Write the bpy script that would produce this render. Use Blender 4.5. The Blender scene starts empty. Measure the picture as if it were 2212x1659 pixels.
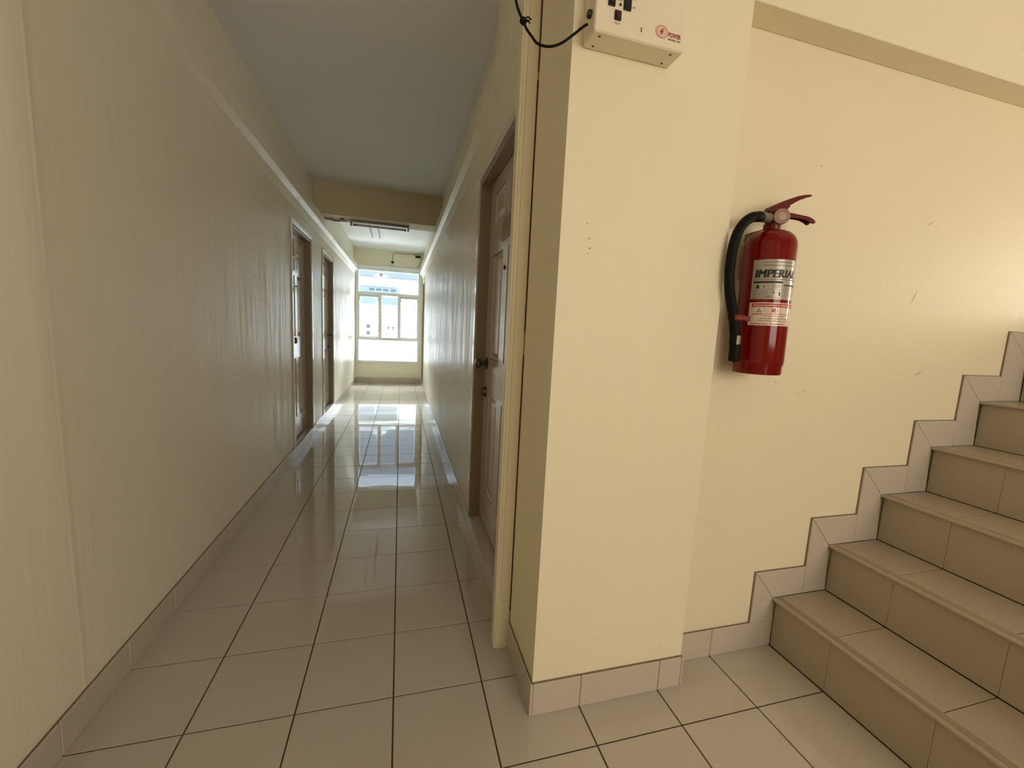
import bpy, math, random
from mathutils import Vector, Matrix

# ------------------------------------------------------------------ scene, camera, light
random.seed(7)
SC = bpy.context.scene
COL = SC.collection
SC.view_settings.view_transform = 'Standard'
SC.view_settings.look = 'None'
SC.view_settings.exposure = -0.06
SC.view_settings.gamma = 1.0
SC.view_settings.use_curve_mapping = False
SC.cycles.use_denoising = True
SC.cycles.max_bounces = 12
SC.cycles.diffuse_bounces = 7
SC.cycles.glossy_bounces = 6
SC.cycles.transmission_bounces = 8
SC.cycles.transparent_max_bounces = 24
SC.cycles.sample_clamp_indirect = 12.0
SC.cycles.caustics_refractive = False

YAW, PITCH, ROLL = math.radians(15.39055), math.radians(-7.40992), math.radians(2.85401)
CAMP = Vector((0.0061, -0.9766, 1.2349))
FPX = 888.62
fw = Vector((math.sin(YAW) * math.cos(PITCH), math.cos(YAW) * math.cos(PITCH), math.sin(PITCH)))
rt = Vector((math.cos(YAW), -math.sin(YAW), 0.0))
up = rt.cross(fw)
rt2 = rt * math.cos(ROLL) + up * math.sin(ROLL)
up2 = up * math.cos(ROLL) - rt * math.sin(ROLL)
cd = bpy.data.cameras.new('camera')
cam = bpy.data.objects.new('camera', cd)
COL.objects.link(cam)
cd.sensor_fit = 'HORIZONTAL'
cd.sensor_width = 36.0
cd.lens = FPX / 2212.0 * 36.0
cd.clip_start = 0.02
cd.clip_end = 300
Mx = Matrix((rt2, up2, -fw)).transposed().to_4x4()
Mx.translation = CAMP
cam.matrix_world = Mx
SC.camera = cam

world = bpy.data.worlds.new('world')
SC.world = world
world.use_nodes = True
wn = world.node_tree.nodes
wn['Background'].inputs[0].default_value = (0.66, 0.80, 1.0, 1)
wn['Background'].inputs[1].default_value = 3.0


def area_lamp(name, loc, target, sx, sy, power, color, portal=False):
    l = bpy.data.lights.new(name, 'AREA')
    l.shape = 'RECTANGLE'
    l.size = sx
    l.size_y = sy
    l.energy = power
    l.color = color
    o = bpy.data.objects.new(name, l)
    COL.objects.link(o)
    o.location = loc
    o.rotation_euler = (Vector(target) - Vector(loc)).to_track_quat('-Z', 'Y').to_euler()
    if portal:
        l.cycles.is_portal = True
    return o


sl = bpy.data.lights.new('sun', 'SUN')
sl.energy = 11.0
sl.angle = math.radians(2)
sl.color = (1.0, 0.98, 0.95)
sun = bpy.data.objects.new('sun', sl)
COL.objects.link(sun)
sun.location = (0, 0, 20)
sun.rotation_euler = Vector((0.35, 0.75, -0.75)).to_track_quat('-Z', 'Y').to_euler()

WARM = (1.0, 0.80, 0.54)
area_lamp('rear_window_daylight', (2.0, -4.55, 1.75), (0.9, 0.2, 1.4), 2.6, 1.6, 74.0, (1.0, 0.765, 0.515))
area_lamp('stair_window_daylight', (4.66, -0.62, 1.76), (1.3, 0.10, 1.4), 0.24, 0.58, 19.0, (1.0, 0.88, 0.72))
area_lamp('sky_fill_lamp', (-0.23, 10.2, 4.3), (-0.23, 6.6, 1.1), 3.0, 2.0, 4600.0, (0.86, 0.94, 1.0))  # added lamp above the window, out of view, brightens the corridor end
area_lamp('ground_bounce_fill', (-0.23, 10.0, -1.3), (-0.23, 6.4, 2.73), 3.0, 1.6, 430.0, (0.90, 0.95, 1.0))  # added upward fill lamp, unseen below the window, lifts the far ceiling
area_lamp('corridor_window_portal', (-0.23, 8.2, 1.4), (-0.23, 0, 1.4), 1.3, 2.0, 1.0, (1, 1, 1), portal=True)

# ------------------------------------------------------------------ geometry helpers


class MB:
    def __init__(self):
        self.v, self.f, self.m = [], [], []
        self.smooth = []

    def add(self, vs, fs, mi=0, smooth=False):
        b = len(self.v)
        self.v += [tuple(p) for p in vs]
        for f in fs:
            self.f.append(tuple(b + i for i in f))
            self.m.append(mi)
            self.smooth.append(smooth)
        return self

    def box(self, x0, x1, y0, y1, z0, z1, mi=0):
        vs = [(x, y, z) for z in (z0, z1) for y in (y0, y1) for x in (x0, x1)]
        return self.add(vs, [(0, 2, 3, 1), (4, 5, 7, 6), (0, 1, 5, 4), (2, 6, 7, 3), (0, 4, 6, 2), (1, 3, 7, 5)], mi)

    def cbox(self, x0, x1, y0, y1, z0, z1, c=0.002, mi=0):
        """box with every edge chamfered by c"""
        vs = []
        for sx, X in ((1, x0), (-1, x1)):
            for sy, Y in ((1, y0), (-1, y1)):
                for sz, Z in ((1, z0), (-1, z1)):
                    vs += [(X, Y + sy * c, Z + sz * c), (X + sx * c, Y, Z + sz * c), (X + sx * c, Y + sy * c, Z)]
        I = lambda a, b, d, k: ((a * 2 + b) * 2 + d) * 3 + k
        fs = []
        for a in (0, 1):
            q = [I(a, 0, 0, 0), I(a, 0, 1, 0), I(a, 1, 1, 0), I(a, 1, 0, 0)]
            fs.append(q if a == 0 else q[::-1])
            q = [I(0, a, 0, 1), I(1, a, 0, 1), I(1, a, 1, 1), I(0, a, 1, 1)]
            fs.append(q if a == 0 else q[::-1])
            q = [I(0, 0, a, 2), I(0, 1, a, 2), I(1, 1, a, 2), I(1, 0, a, 2)]
            fs.append(q if a == 0 else q[::-1])
        for a in (0, 1):
            for b in (0, 1):
                q = [I(a, b, 0, 0), I(a, b, 0, 1), I(a, b, 1, 1), I(a, b, 1, 0)]
                fs.append(q if (a + b) % 2 == 0 else q[::-1])
                q = [I(a, 0, b, 0), I(a, 1, b, 0), I(a, 1, b, 2), I(a, 0, b, 2)]
                fs.append(q if (a + b) % 2 == 0 else q[::-1])
                q = [I(0, a, b, 1), I(0, a, b, 2), I(1, a, b, 2), I(1, a, b, 1)]
                fs.append(q if (a + b) % 2 == 0 else q[::-1])
        for a in (0, 1):
            for b in (0, 1):
                for d in (0, 1):
                    q = [I(a, b, d, 0), I(a, b, d, 1), I(a, b, d, 2)]
                    fs.append(q if (a + b + d) % 2 == 0 else q[::-1])
        return self.add(vs, fs, mi)

    def prism(self, pts, axis, a0, a1, mi=0):
        """extrude polygon pts (2D in the two other axes, in order) along axis between a0 and a1"""
        n = len(pts)

        def P(u, w, a):
            return {0: (a, u, w), 1: (u, a, w), 2: (u, w, a)}[axis]
        vs = [P(u, w, a0) for u, w in pts] + [P(u, w, a1) for u, w in pts]
        fs = [tuple(range(n))[::-1], tuple(range(n, 2 * n))]
        for i in range(n):
            j = (i + 1) % n
            fs.append((i, j, n + j, n + i))
        return self.add(vs, fs, mi)

    def lathe(self, prof, c=(0, 0, 0), axis=Vector((0, 0, 1)), n=32, mi=0, smooth=True):
        """prof: list of (r, h) along axis from point c"""
        axis = Vector(axis).normalized()
        u = axis.orthogonal().normalized()
        w = axis.cross(u)
        c = Vector(c)
        vs, fs = [], []
        for r, h in prof:
            for k in range(n):
                a = 2 * math.pi * k / n
                vs.append(c + axis * h + (u * math.cos(a) + w * math.sin(a)) * r)
        for i in range(len(prof) - 1):
            for k in range(n):
                k2 = (k + 1) % n
                fs.append((i * n + k, i * n + k2, (i + 1) * n + k2, (i + 1) * n + k))
        fs.append(tuple(range(n))[::-1])
        fs.append(tuple((len(prof) - 1) * n + k for k in range(n)))
        return self.add(vs, fs, mi, smooth)

    def tube(self, pts, r, n=10, mi=0, sub=6):
        """smooth tube through pts (Catmull-Rom)"""
        P = [Vector(p) for p in pts]
        if sub > 1 and len(P) > 2:
            Q = []
            for i in range(len(P) - 1):
                a = P[max(i - 1, 0)]; b = P[i]; c = P[i + 1]; d = P[min(i + 2, len(P) - 1)]
                for k in range(sub):
                    t = k / sub
                    Q.append(0.5 * ((2 * b) + (c - a) * t + (2 * a - 5 * b + 4 * c - d) * t * t + (3 * b - a - 3 * c + d) * t ** 3))
            Q.append(P[-1])
            P = Q
        vs, fs = [], []
        u = None
        for i, p in enumerate(P):
            t = (P[min(i + 1, len(P) - 1)] - P[max(i - 1, 0)]).normalized()
            u = t.orthogonal().normalized() if u is None else (u - t * u.dot(t)).normalized()
            w = t.cross(u)
            rr = r(i / (len(P) - 1)) if callable(r) else r
            for k in range(n):
                a = 2 * math.pi * k / n
                vs.append(p + (u * math.cos(a) + w * math.sin(a)) * rr)
        for i in range(len(P) - 1):
            for k in range(n):
                k2 = (k + 1) % n
                fs.append((i * n + k, i * n + k2, (i + 1) * n + k2, (i + 1) * n + k))
        fs.append(tuple(range(n))[::-1])
        fs.append(tuple((len(P) - 1) * n + k for k in range(n)))
        return self.add(vs, fs, mi, True)


def wpos(o):
    return Vector(o['_w']) if o is not None else Vector((0, 0, 0))


def new_obj(name, data, loc, parent=None):
    o = bpy.data.objects.new(name, data)
    COL.objects.link(o)
    o['_w'] = tuple(loc)
    if parent is not None:
        o.parent = parent
        o.location = Vector(loc) - wpos(parent)
    else:
        o.location = loc
    return o


def mk(name, mb, mats, parent=None, origin=None):
    """mesh object from builder given in world coordinates"""
    if origin is None:
        origin = wpos(parent) if parent is not None else (0, 0, 0)
    O = Vector(origin)
    me = bpy.data.meshes.new(name)
    me.from_pydata([tuple(Vector(p) - O) for p in mb.v], [], mb.f)
    me.polygons.foreach_set('use_smooth', mb.smooth)
    if not isinstance(mats, (list, tuple)):
        mats = [mats]
    for m in mats:
        me.materials.append(m)
    if len(mats) > 1:
        me.polygons.foreach_set('material_index', mb.m)
    me.update()
    if any(mb.smooth):
        try:
            me.set_sharp_from_angle(angle=math.radians(40))
        except Exception:
            pass
    return new_obj(name, me, O, parent)


def thing(name, label, cat, loc, group=None):
    o = new_obj(name, None, loc)
    o.empty_display_size = 0.1
    o['label'] = label
    o['category'] = cat
    if group:
        o['group'] = group
    return o


def tag(o, label, cat, group=None):
    o['label'] = label
    o['category'] = cat
    if group:
        o['group'] = group
    return o


def struct(o, label=None, cat=None):
    o['kind'] = 'structure'
    if label:
        o['label'] = label
    if cat:
        o['category'] = cat
    return o


# ------------------------------------------------------------------ materials


def mat(name, color, rough=0.5, metal=0.0, spec=0.5, var=0.0, vscale=4.0, bump=0.0, bscale=60.0, bstretch=(1, 1, 1), coat=0.0, c2=None, emit=None, ior=1.5, streak=None):
    m = bpy.data.materials.new(name)
    m.use_nodes = True
    nt = m.node_tree
    N, L = nt.nodes, nt.links
    b = N['Principled BSDF']
    b.inputs['Base Color'].default_value = (*color, 1)
    b.inputs['Roughness'].default_value = rough
    b.inputs['Metallic'].default_value = metal
    b.inputs['Specular IOR Level'].default_value = spec
    b.inputs['IOR'].default_value = ior
    b.inputs['Coat Weight'].default_value = coat
    b.inputs['Coat Roughness'].default_value = 0.05
    geo = N.new('ShaderNodeNewGeometry')
    if var > 0:
        nz = N.new('ShaderNodeTexNoise')
        nz.inputs['Scale'].default_value = vscale
        nz.inputs['Detail'].default_value = 5
        L.new(geo.outputs['Position'], nz.inputs['Vector'])
        rp = N.new('ShaderNodeMix')
        rp.data_type = 'RGBA'
        rp.inputs[6].default_value = (*[c * (1 - var) for c in color], 1)
        rp.inputs[7].default_value = (*(c2 or [min(1, c * (1 + var)) for c in color]), 1)
        L.new(nz.outputs['Fac'], rp.inputs[0])
        L.new(rp.outputs[2], b.inputs['Base Color'])
    if bump > 0:
        mp = N.new('ShaderNodeMapping')
        mp.inputs['Scale'].default_value = bstretch
        L.new(geo.outputs['Position'], mp.inputs['Vector'])
        nb = N.new('ShaderNodeTexNoise')
        nb.inputs['Scale'].default_value = bscale
        nb.inputs['Detail'].default_value = 3
        L.new(mp.outputs[0], nb.inputs['Vector'])
        bp = N.new('ShaderNodeBump')
        bp.inputs['Strength'].default_value = 1.0
        bp.inputs['Distance'].default_value = bump
        L.new(nb.outputs['Fac'], bp.inputs['Height'])
        L.new(bp.outputs['Normal'], b.inputs['Normal'])
    if streak:
        mp2 = N.new('ShaderNodeMapping')
        mp2.inputs['Scale'].default_value = (24, 24, 1.6)
        L.new(geo.outputs['Position'], mp2.inputs['Vector'])
        ns = N.new('ShaderNodeTexNoise')
        ns.inputs['Scale'].default_value = 1.0
        ns.inputs['Detail'].default_value = 1.5
        ns.inputs['Roughness'].default_value = 0.65
        L.new(mp2.outputs[0], ns.inputs['Vector'])
        mr = N.new('ShaderNodeMapRange')
        mr.inputs[1].default_value = 0.30
        mr.inputs[2].default_value = 0.70
        mr.inputs[3].default_value = streak[0]
        mr.inputs[4].default_value = streak[1]
        L.new(ns.outputs['Fac'], mr.inputs[0])
        L.new(mr.outputs[0], b.inputs['Roughness'])
        mr2 = N.new('ShaderNodeMapRange')
        mr2.inputs[1].default_value = 0.30
        mr2.inputs[2].default_value = 0.70
        mr2.inputs[3].default_value = streak[2]
        mr2.inputs[4].default_value = streak[3]
        L.new(ns.outputs['Fac'], mr2.inputs[0])
        L.new(mr2.outputs[0], b.inputs['Specular IOR Level'])
    if emit:
        b.inputs['Emission Color'].default_value = (*emit[0], 1)
        b.inputs['Emission Strength'].default_value = emit[1]
    return m


CREAM = (0.80, 0.735, 0.535)
M_near = mat('cream_wall_paint', CREAM, 0.55, var=0.025, vscale=1.3, bump=0.0006, bscale=90)
M_corr = mat('glossy_corridor_paint', (0.78, 0.74, 0.61), 0.33, spec=0.17, var=0.04, vscale=1.2, bump=0.0014, bscale=1.0, bstretch=(38, 38, 2.2), streak=(0.285, 0.46, 0.30, 0.07))
M_stairshade = mat('cream_shaded_stair_wall', (0.775, 0.70, 0.50), 0.55, var=0.03, vscale=1.3, bump=0.0006, bscale=90)  # near-wall cream darkened a little: shade beside the pillar put into the colour
M_far = mat('pale_yellow_paint', (0.87, 0.84, 0.66), 0.5, var=0.02)
M_ceil = mat('white_ceiling_paint', (0.76, 0.77, 0.76), 0.75, var=0.03, vscale=1.5)
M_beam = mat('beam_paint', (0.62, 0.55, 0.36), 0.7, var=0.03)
M_tile = mat('glazed_floor_tile', (0.52, 0.475, 0.405), 0.035, spec=0.75, var=0.05, vscale=3.0, bump=0.0006, bscale=3.2, bstretch=(1.0, 2.6, 1))
M_stile = mat('stair_tile', (0.42, 0.36, 0.27), 0.32, spec=0.4, var=0.06, vscale=5.0, bump=0.0003, bscale=30)
M_skirt = mat('skirting_tile_glaze', (0.53, 0.475, 0.395), 0.07, spec=0.6, var=0.05, vscale=6.0, bump=0.0004, bscale=8)
M_grout = mat('dark_grout', (0.10, 0.065, 0.04), 0.9, var=0.3, vscale=8)
M_sgrout = mat('skirting_grout', (0.20, 0.15, 0.10), 0.9)
M_groove = mat('dark_groove', (0.16, 0.11, 0.065), 0.9)  # darker tone for the strips set into the nosing grooves
M_door = mat('taupe_door_paint', (0.52, 0.44, 0.37), 0.17, spec=0.6, var=0.05, vscale=8, bump=0.0005, bscale=1.0, bstretch=(60, 60, 8))
M_frame = mat('taupe_frame_paint', (0.27, 0.21, 0.145), 0.4, var=0.05)
M_casing = mat('casing_paint', (0.66, 0.61, 0.51), 0.12)
M_post = mat('cream_post_gloss', (0.80, 0.74, 0.55), 0.4, bump=0.0005, bscale=12)
M_brass = mat('dull_bronze_metal', (0.13, 0.11, 0.085), 0.3, metal=0.9)
M_black = mat('black_plastic', (0.012, 0.011, 0.010), 0.45)
M_rubber = mat('black_rubber', (0.004, 0.0035, 0.003), 0.6, spec=0.15)
M_alu = mat('pale_window_metal', (0.84, 0.86, 0.84), 0.4, metal=0.1)
M_alud = mat('grey_louvre_metal', (0.62, 0.63, 0.62), 0.4)
M_white = mat('white_plastic', (0.82, 0.82, 0.80), 0.35)
M_greyp = mat('grey_batten_metal', (0.30, 0.28, 0.25), 0.5)
M_tube = mat('unlit_fluorescent_tube', (0.52, 0.52, 0.50), 0.2)
M_red = mat('red_enamel', (0.17, 0.0015, 0.002), 0.09, spec=0.34)
M_red2 = mat('dark_red_lever_paint', (0.11, 0.005, 0.004), 0.35, spec=0.3)
M_redstrap = mat('red_strap_plastic', (0.18, 0.010, 0.005), 0.4)
M_steel = mat('dull_steel', (0.26, 0.23, 0.16), 0.5, metal=0.6)
M_lab = mat('silver_label', (0.40, 0.365, 0.295), 0.25, metal=0.1)
M_lab2 = mat('cream_label', (0.70, 0.58, 0.46), 0.12)
M_ink = mat('black_ink', (0.012, 0.010, 0.010), 0.5)
M_inkg = mat('faded_ink', (0.15, 0.12, 0.09), 0.6)
M_inkr = mat('red_ink', (0.42, 0.02, 0.03), 0.5)
M_inkgr = mat('green_ink', (0.08, 0.15, 0.06), 0.5)
M_box = mat('beige_enamel_steel', (0.80, 0.725, 0.55), 0.45, var=0.05, vscale=14)
M_ivory = mat('gauge_face', (0.30, 0.16, 0.12), 0.25, spec=0.6)
M_ivory2 = mat('gauge_centre', (0.42, 0.30, 0.22), 0.25, spec=0.6)
M_scuff = mat('scuff_dirt', (0.50, 0.42, 0.28), 0.8)
M_scuffd = mat('dark_speck', (0.16, 0.11, 0.06), 0.8)
M_crack = mat('dark_crack', (0.05, 0.035, 0.02), 0.95)
M_outw = mat('white_render', (0.86, 0.87, 0.88), 0.9)
M_roof = mat('blue_grey_roof_sheet', (0.12, 0.145, 0.175), 0.7, var=0.15, vscale=1.5)
M_teal = mat('teal_panel', (0.13, 0.18, 0.19), 0.7)
M_blue = mat('blue_window_band', (0.13, 0.17, 0.215), 0.5)
M_vent = mat('grey_vent', (0.06, 0.075, 0.085), 0.8)
M_ground = mat('pale_concrete_ground', (0.55, 0.56, 0.56), 0.9, var=0.1)


def glass_mat():
    m = bpy.data.materials.new('clear_glass')
    m.use_nodes = True
    nt = m.node_tree
    N, L = nt.nodes, nt.links
    N.remove(N['Principled BSDF'])
    out = N['Material Output']
    tr = N.new('ShaderNodeBsdfTransparent')
    tr.inputs[0].default_value = (0.96, 0.98, 0.98, 1)
    gl = N.new('ShaderNodeBsdfGlossy')
    gl.inputs['Roughness'].default_value = 0.02
    fr = N.new('ShaderNodeFresnel')
    fr.inputs[0].default_value = 1.45
    mx = N.new('ShaderNodeMixShader')
    L.new(fr.outputs[0], mx.inputs[0])
    L.new(tr.outputs[0], mx.inputs[1])
    L.new(gl.outputs[0], mx.inputs[2])
    L.new(mx.outputs[0], out.inputs[0])
    return m


M_glass = glass_mat()

# ------------------------------------------------------------------ key dimensions
XL, XR = -0.892, 0.434          # corridor wall faces
YB = 8.09                       # far wall face
YP = 0.142                      # pillar front face
YS = 0.236                      # stair wall face
XP = 0.990                      # pillar right edge
ZC = 2.73                       # corridor ceiling
T = 0.30                        # tile module
SK = 0.105                      # skirting height
YREAR, XEAST, ZTOP = -4.6, 4.7, 4.3

# ------------------------------------------------------------------ floor with its tiles
g = MB()
g.box(XL - 0.12, 1.62, YREAR, YB + 0.1, -0.12, -0.0034)
g.box(1.62, XEAST, YREAR, YS, -0.12, -0.0034)
floor = struct(mk('floor', g, M_grout))
cache = {}


def tile_obj(name, x0, x1, y0, y1, parent, z=0.0, th=0.008, m=None, tilt=0.0008):
    key = (name, round(x1 - x0, 4), round(y1 - y0, 4), th)
    cx, cy = (x0 + x1) / 2, (y0 + y1) / 2
    if key not in cache:
        b = MB()
        hx, hy = (x1 - x0) / 2, (y1 - y0) / 2
        b.cbox(-hx, hx, -hy, hy, -th, 0, 0.0005)
        me = bpy.data.meshes.new(name)
        me.from_pydata(b.v, [], b.f)
        me.materials.append(m or M_tile)
        me.update()
        cache[key] = me
    o = new_obj(name, cache[key], (cx, cy, z), parent)
    o.rotation_euler = (random.uniform(-tilt, tilt), random.uniform(-tilt, tilt), 0)
    return o


G = 0.0026
rest = MB()
for i in range(-15, 27):
    y0, y1 = i * T, (i + 1) * T
    cols = []
    if i >= 1:
        cols = [(XL, -0.6), (-0.6, -0.3), (-0.3, 0), (0, 0.3), (0.3, XR)]
    else:
        cols = [(XL, -0.6)] + [(-0.6 + k * T, -0.3 + k * T) for k in range(6)] + [(1.2, 1.494)]
    for a, b in cols:
        ya, yb = max(y0, YREAR), min(y1, YB)
        if i == 0 and a > 0.25:
            yb = min(yb, YS) if a > 0.95 else yb
        if i >= -4:
            tile_obj('tile', a + G, b - G, ya + G, yb - G, floor)
        else:
            rest.cbox(a + G, b - G, ya + G, yb - G, -0.008, 0, 0.0005)
for i in range(0, 11):
    rest.cbox(1.5 + i * T + G, min(1.8 + i * T, XEAST) - G, -4.4 + G, -4.1, -0.008, 0, 0.0012)
r = mk('tile_field', rest, M_tile, floor)
r['kind'] = 'stuff'

# ------------------------------------------------------------------ walls of the corridor
# openings (y0, y1) with sill and head heights
ZS, ZH = 0.095, 2.05


def corridor_wall(side, ya, yb, openings, rec=0.06, back=0.16):
    """wall slab with shallow door recesses; side=-1 left, +1 right"""
    X = XL if side < 0 else XR
    b = MB()

    def bx(d0, d1, y0, y1, z0, z1):
        xs = sorted((X + side * d0, X + side * d1))
        b.box(xs[0], xs[1], y0, y1, z0, z1)
    bx(rec + 0.045, back, ya, yb, -0.05, ZC)
    y = ya
    for (o0, o1, zs, zh) in openings:
        bx(0, rec + 0.045, y, o0, -0.05, 2.40)
        bx(0, rec + 0.045, o0, o1, -0.05, zs)
        bx(0, rec + 0.045, o0, o1, zh, 2.40)
        y = o1
    bx(0, rec + 0.045, y, yb, -0.05, 2.40)
    bx(0.022, rec + 0.045, ya, yb, 2.40, ZC)
    return b


DL1 = (2.985, 3.755)
DL2 = (4.40, 5.185)
DR1 = (0.60, 1.43)
DR2 = (7.02, 7.72)
wl = corridor_wall(-1, YREAR, YB, [(*DL1, ZS, ZH), (*DL2, ZS, ZH)])
wall_left = struct(mk('wall_left', wl, M_corr))
wr = corridor_wall(1, 0.43, YB, [(*DR1, 0.085, 2.06), (*DR2, 0.05, 2.09)])
wall_right = struct(mk('wall_right', wr, M_corr))
# the head of the right wall steps out over the near door
b = MB()
b.box(0.385, XR, 0.43, 0.90, 2.385, ZC)
mk('wall_right_pilaster_head', b, M_corr, wall_right)
bpy.data.objects['wall_right_pilaster_head'].name = 'pilaster_head'
# slightly proud plaster panel on the near part of the left wall, with its ridge
b = MB()
b.prism([(XL, YREAR), (XL + 0.0008, YREAR), (XL + 0.0008, 0.400), (XL + 0.0016, 0.410), (XL + 0.0006, 0.420), (XL, 0.430)], 2, 0.112, 2.28)
mk('plaster_panel', b, M_corr, wall_left)

# ledge (cove) running along both walls


def ledge(side, ya, yb):
    X = XL if side < 0 else XR
    s = -side
    pts = [(X - s * 0.002, 2.19), (X + s * 0.020, 2.262), (X + s * 0.046, 2.286), (X + s * 0.052, 2.292),
           (X + s * 0.052, 2.392), (X + s * 0.046, 2.400), (X - s * 0.03, 2.402)]
    m = MB()
    m.prism(pts, 1, ya, yb)
    return m


struct(mk('trim_1', ledge(-1, YREAR + 0.001, YB - 0.001), M_corr))
t2 = struct(mk('trim_2', ledge(1, 0.485, YB - 0.001), M_corr))
# hairline crack under the right ledge
b = MB()
for ya, yb in ((0.80, 0.98), (1.42, 1.62), (2.5, 2.62)):
    b.prism([(0.4125, 2.2645), (0.4155, 2.2675), (0.4165, 2.2655), (0.4135, 2.2625)], 1, ya, yb)
mk('hairline_crack', b, M_crack, t2)

# ceilings
b = MB()
b.box(XL - 0.15, XR + 0.2, 0.43, YB + 0.15, ZC, ZC + 0.15)
b.box(XL - 0.15, XP, YREAR, 0.43, ZC, ZC + 0.15)
struct(mk('ceiling', b, M_ceil))
b = MB()
b.box(XP - 0.15, XEAST + 0.2, YREAR - 0.15, YS + 0.3, ZTOP, ZTOP + 0.15)
struct(mk('ceiling_stairwell', b, M_ceil))

# cross beam
b = MB()
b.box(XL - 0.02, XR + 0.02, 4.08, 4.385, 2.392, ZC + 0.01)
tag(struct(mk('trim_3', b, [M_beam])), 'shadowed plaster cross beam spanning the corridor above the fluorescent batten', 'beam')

# ------------------------------------------------------------------ far wall and window
WX0, WX1, WZ0, WZ1 = -0.885, 0.405, 0.42, 2.40
b = MB()
b.box(XL - 0.15, WX0, YB, YB + 0.14, -0.05, ZC)
b.box(WX1, XR + 0.15, YB, YB + 0.14, -0.05, ZC)
b.box(WX0, WX1, YB, YB + 0.14, -0.05, WZ0)
b.box(WX0, WX1, YB, YB + 0.14, WZ1, ZC)
struct(mk('wall_far', b, M_far))

win = struct(new_obj('window_1', None, (-0.24, YB, WZ0)))
FY0, FY1 = YB - 0.012, YB + 0.075
GY = YB + 0.04
f = MB()
f.cbox(WX0, -0.825, FY0, FY1, WZ0, WZ1, 0.003)                  # stile left
f.cbox(0.352, WX1, FY0, FY1, WZ0, WZ1, 0.003)                   # stile right
f.cbox(-0.825, 0.352, FY0, FY1, 2.305, WZ1, 0.003)
f.cbox(WX0, WX1, FY0 - 0.03, FY0 + 0.02, 2.375, 2.402, 0.003)   # bright head ledge
f.cbox(-0.825, 0.352, FY0, FY1, WZ0, 0.468, 0.003)
mk('window_frame', f, M_alu, win)
for z0, z1 in ((1.815, 1.875), (0.895, 0.955)):
    t = MB()
    t.cbox(-0.825, 0.352, FY0 + 0.002, FY1, z0, z1, 0.003)
    mk('transom', t, M_alu, win)
for x0, x1 in ((-0.430, -0.375), (-0.060, -0.010)):
    t = MB()
    t.cbox(x0, x1, FY0 + 0.004, FY1, 0.955, 1.815, 0.003)
    mk('mullion', t, M_alu, win)
for x0, x1, z0, z1 in ((-0.825, 0.352, 1.875, 2.305), (-0.375, -0.06, 0.955, 1.815), (-0.825, 0.352, 0.468, 0.895)):
    t = MB()
    t.box(x0, x1, GY, GY + 0.004, z0, z1)
    mk('pane', t, M_glass, win)
for x0, x1 in ((-0.825, -0.430), (-0.010, 0.352)):
    lf = MB()
    lf.box(x0, x0 + 0.012, FY0 + 0.012, FY1 - 0.01, 0.955, 1.815)
    lf.box(x1 - 0.012, x1, FY0 + 0.012, FY1 - 0.01, 0.955, 1.815)
    lf.box(x0 + 0.012, x1 - 0.012, FY0 + 0.012, FY1 - 0.01, 1.775, 1.815)
    lf.box(x0 + 0.012, x1 - 0.012, FY0 + 0.012, FY1 - 0.01, 0.955, 0.972)
    lv = mk('louvre_frame', lf, M_alud, win)
    for k in range(10):
        zc = 0.985 + k * 0.080
        for xx in (x0 + 0.012, x1 - 0.024):
            c = MB()
            c.prism([(FY0 - 0.004, zc + 0.016), (FY0 + 0.016, zc), (GY + 0.024, zc + 0.040), (GY + 0.010, zc + 0.062)], 0, xx, xx + 0.012)
            mk('louvre_clip', c, M_alud, lv)
        c = MB()
        c.prism([(FY0 + 0.030, zc + 0.000), (FY0 + 0.034, zc + 0.000), (GY + 0.008, zc + 0.084), (GY + 0.004, zc + 0.084)], 0, x0 + 0.016, x1 - 0.016)
        mk('louvre_blade', c, M_glass, lv)

# ------------------------------------------------------------------ near walls
b = MB()
b.box(0.432, XP, YP, 0.425, -0.01, ZTOP)
pil = struct(mk('wall_pillar', b, M_near))
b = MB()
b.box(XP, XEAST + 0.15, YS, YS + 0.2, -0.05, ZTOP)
wst = struct(mk('wall_stair', b, M_stairshade))
b = MB()
b.cbox(XP, XEAST, 0.1475, YS, 2.232, ZTOP, 0.002)
tag(struct(mk('trim_4', b, M_near)), 'cream downstand beam along the top of the staircase wall beside the pillar', 'beam')
# landing side walls, behind and beside the camera
b = MB()
OX0, OX1, OZ0, OZ1 = 0.68, 3.32, 0.93, 2.57
b.box(XL - 0.15, OX0, YREAR - 0.15, YREAR, -0.05, ZTOP)
b.box(OX1, XEAST + 0.15, YREAR - 0.15, YREAR, -0.05, ZTOP)
b.box(OX0, OX1, YREAR - 0.15, YREAR, -0.05, OZ0)
b.box(OX0, OX1, YREAR - 0.15, YREAR, OZ1, ZTOP)
struct(mk('wall_rear', b, M_near))
b = MB()
b.box(XEAST, XEAST + 0.15, YREAR, -0.75, -0.05, ZTOP)
b.box(XEAST, XEAST + 0.15, -0.49, YS, -0.05, ZTOP)
b.box(XEAST, XEAST + 0.15, -0.75, -0.49, -0.05, 1.46)
b.box(XEAST, XEAST + 0.15, -0.75, -0.49, 2.06, ZTOP)
struct(mk('wall_east', b, M_near))
b = MB()
b.box(XP - 0.12, XP, YREAR, YP, ZC, ZTOP)
struct(mk('wall_upper', b, M_near))

# ------------------------------------------------------------------ skirting tiles


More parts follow.
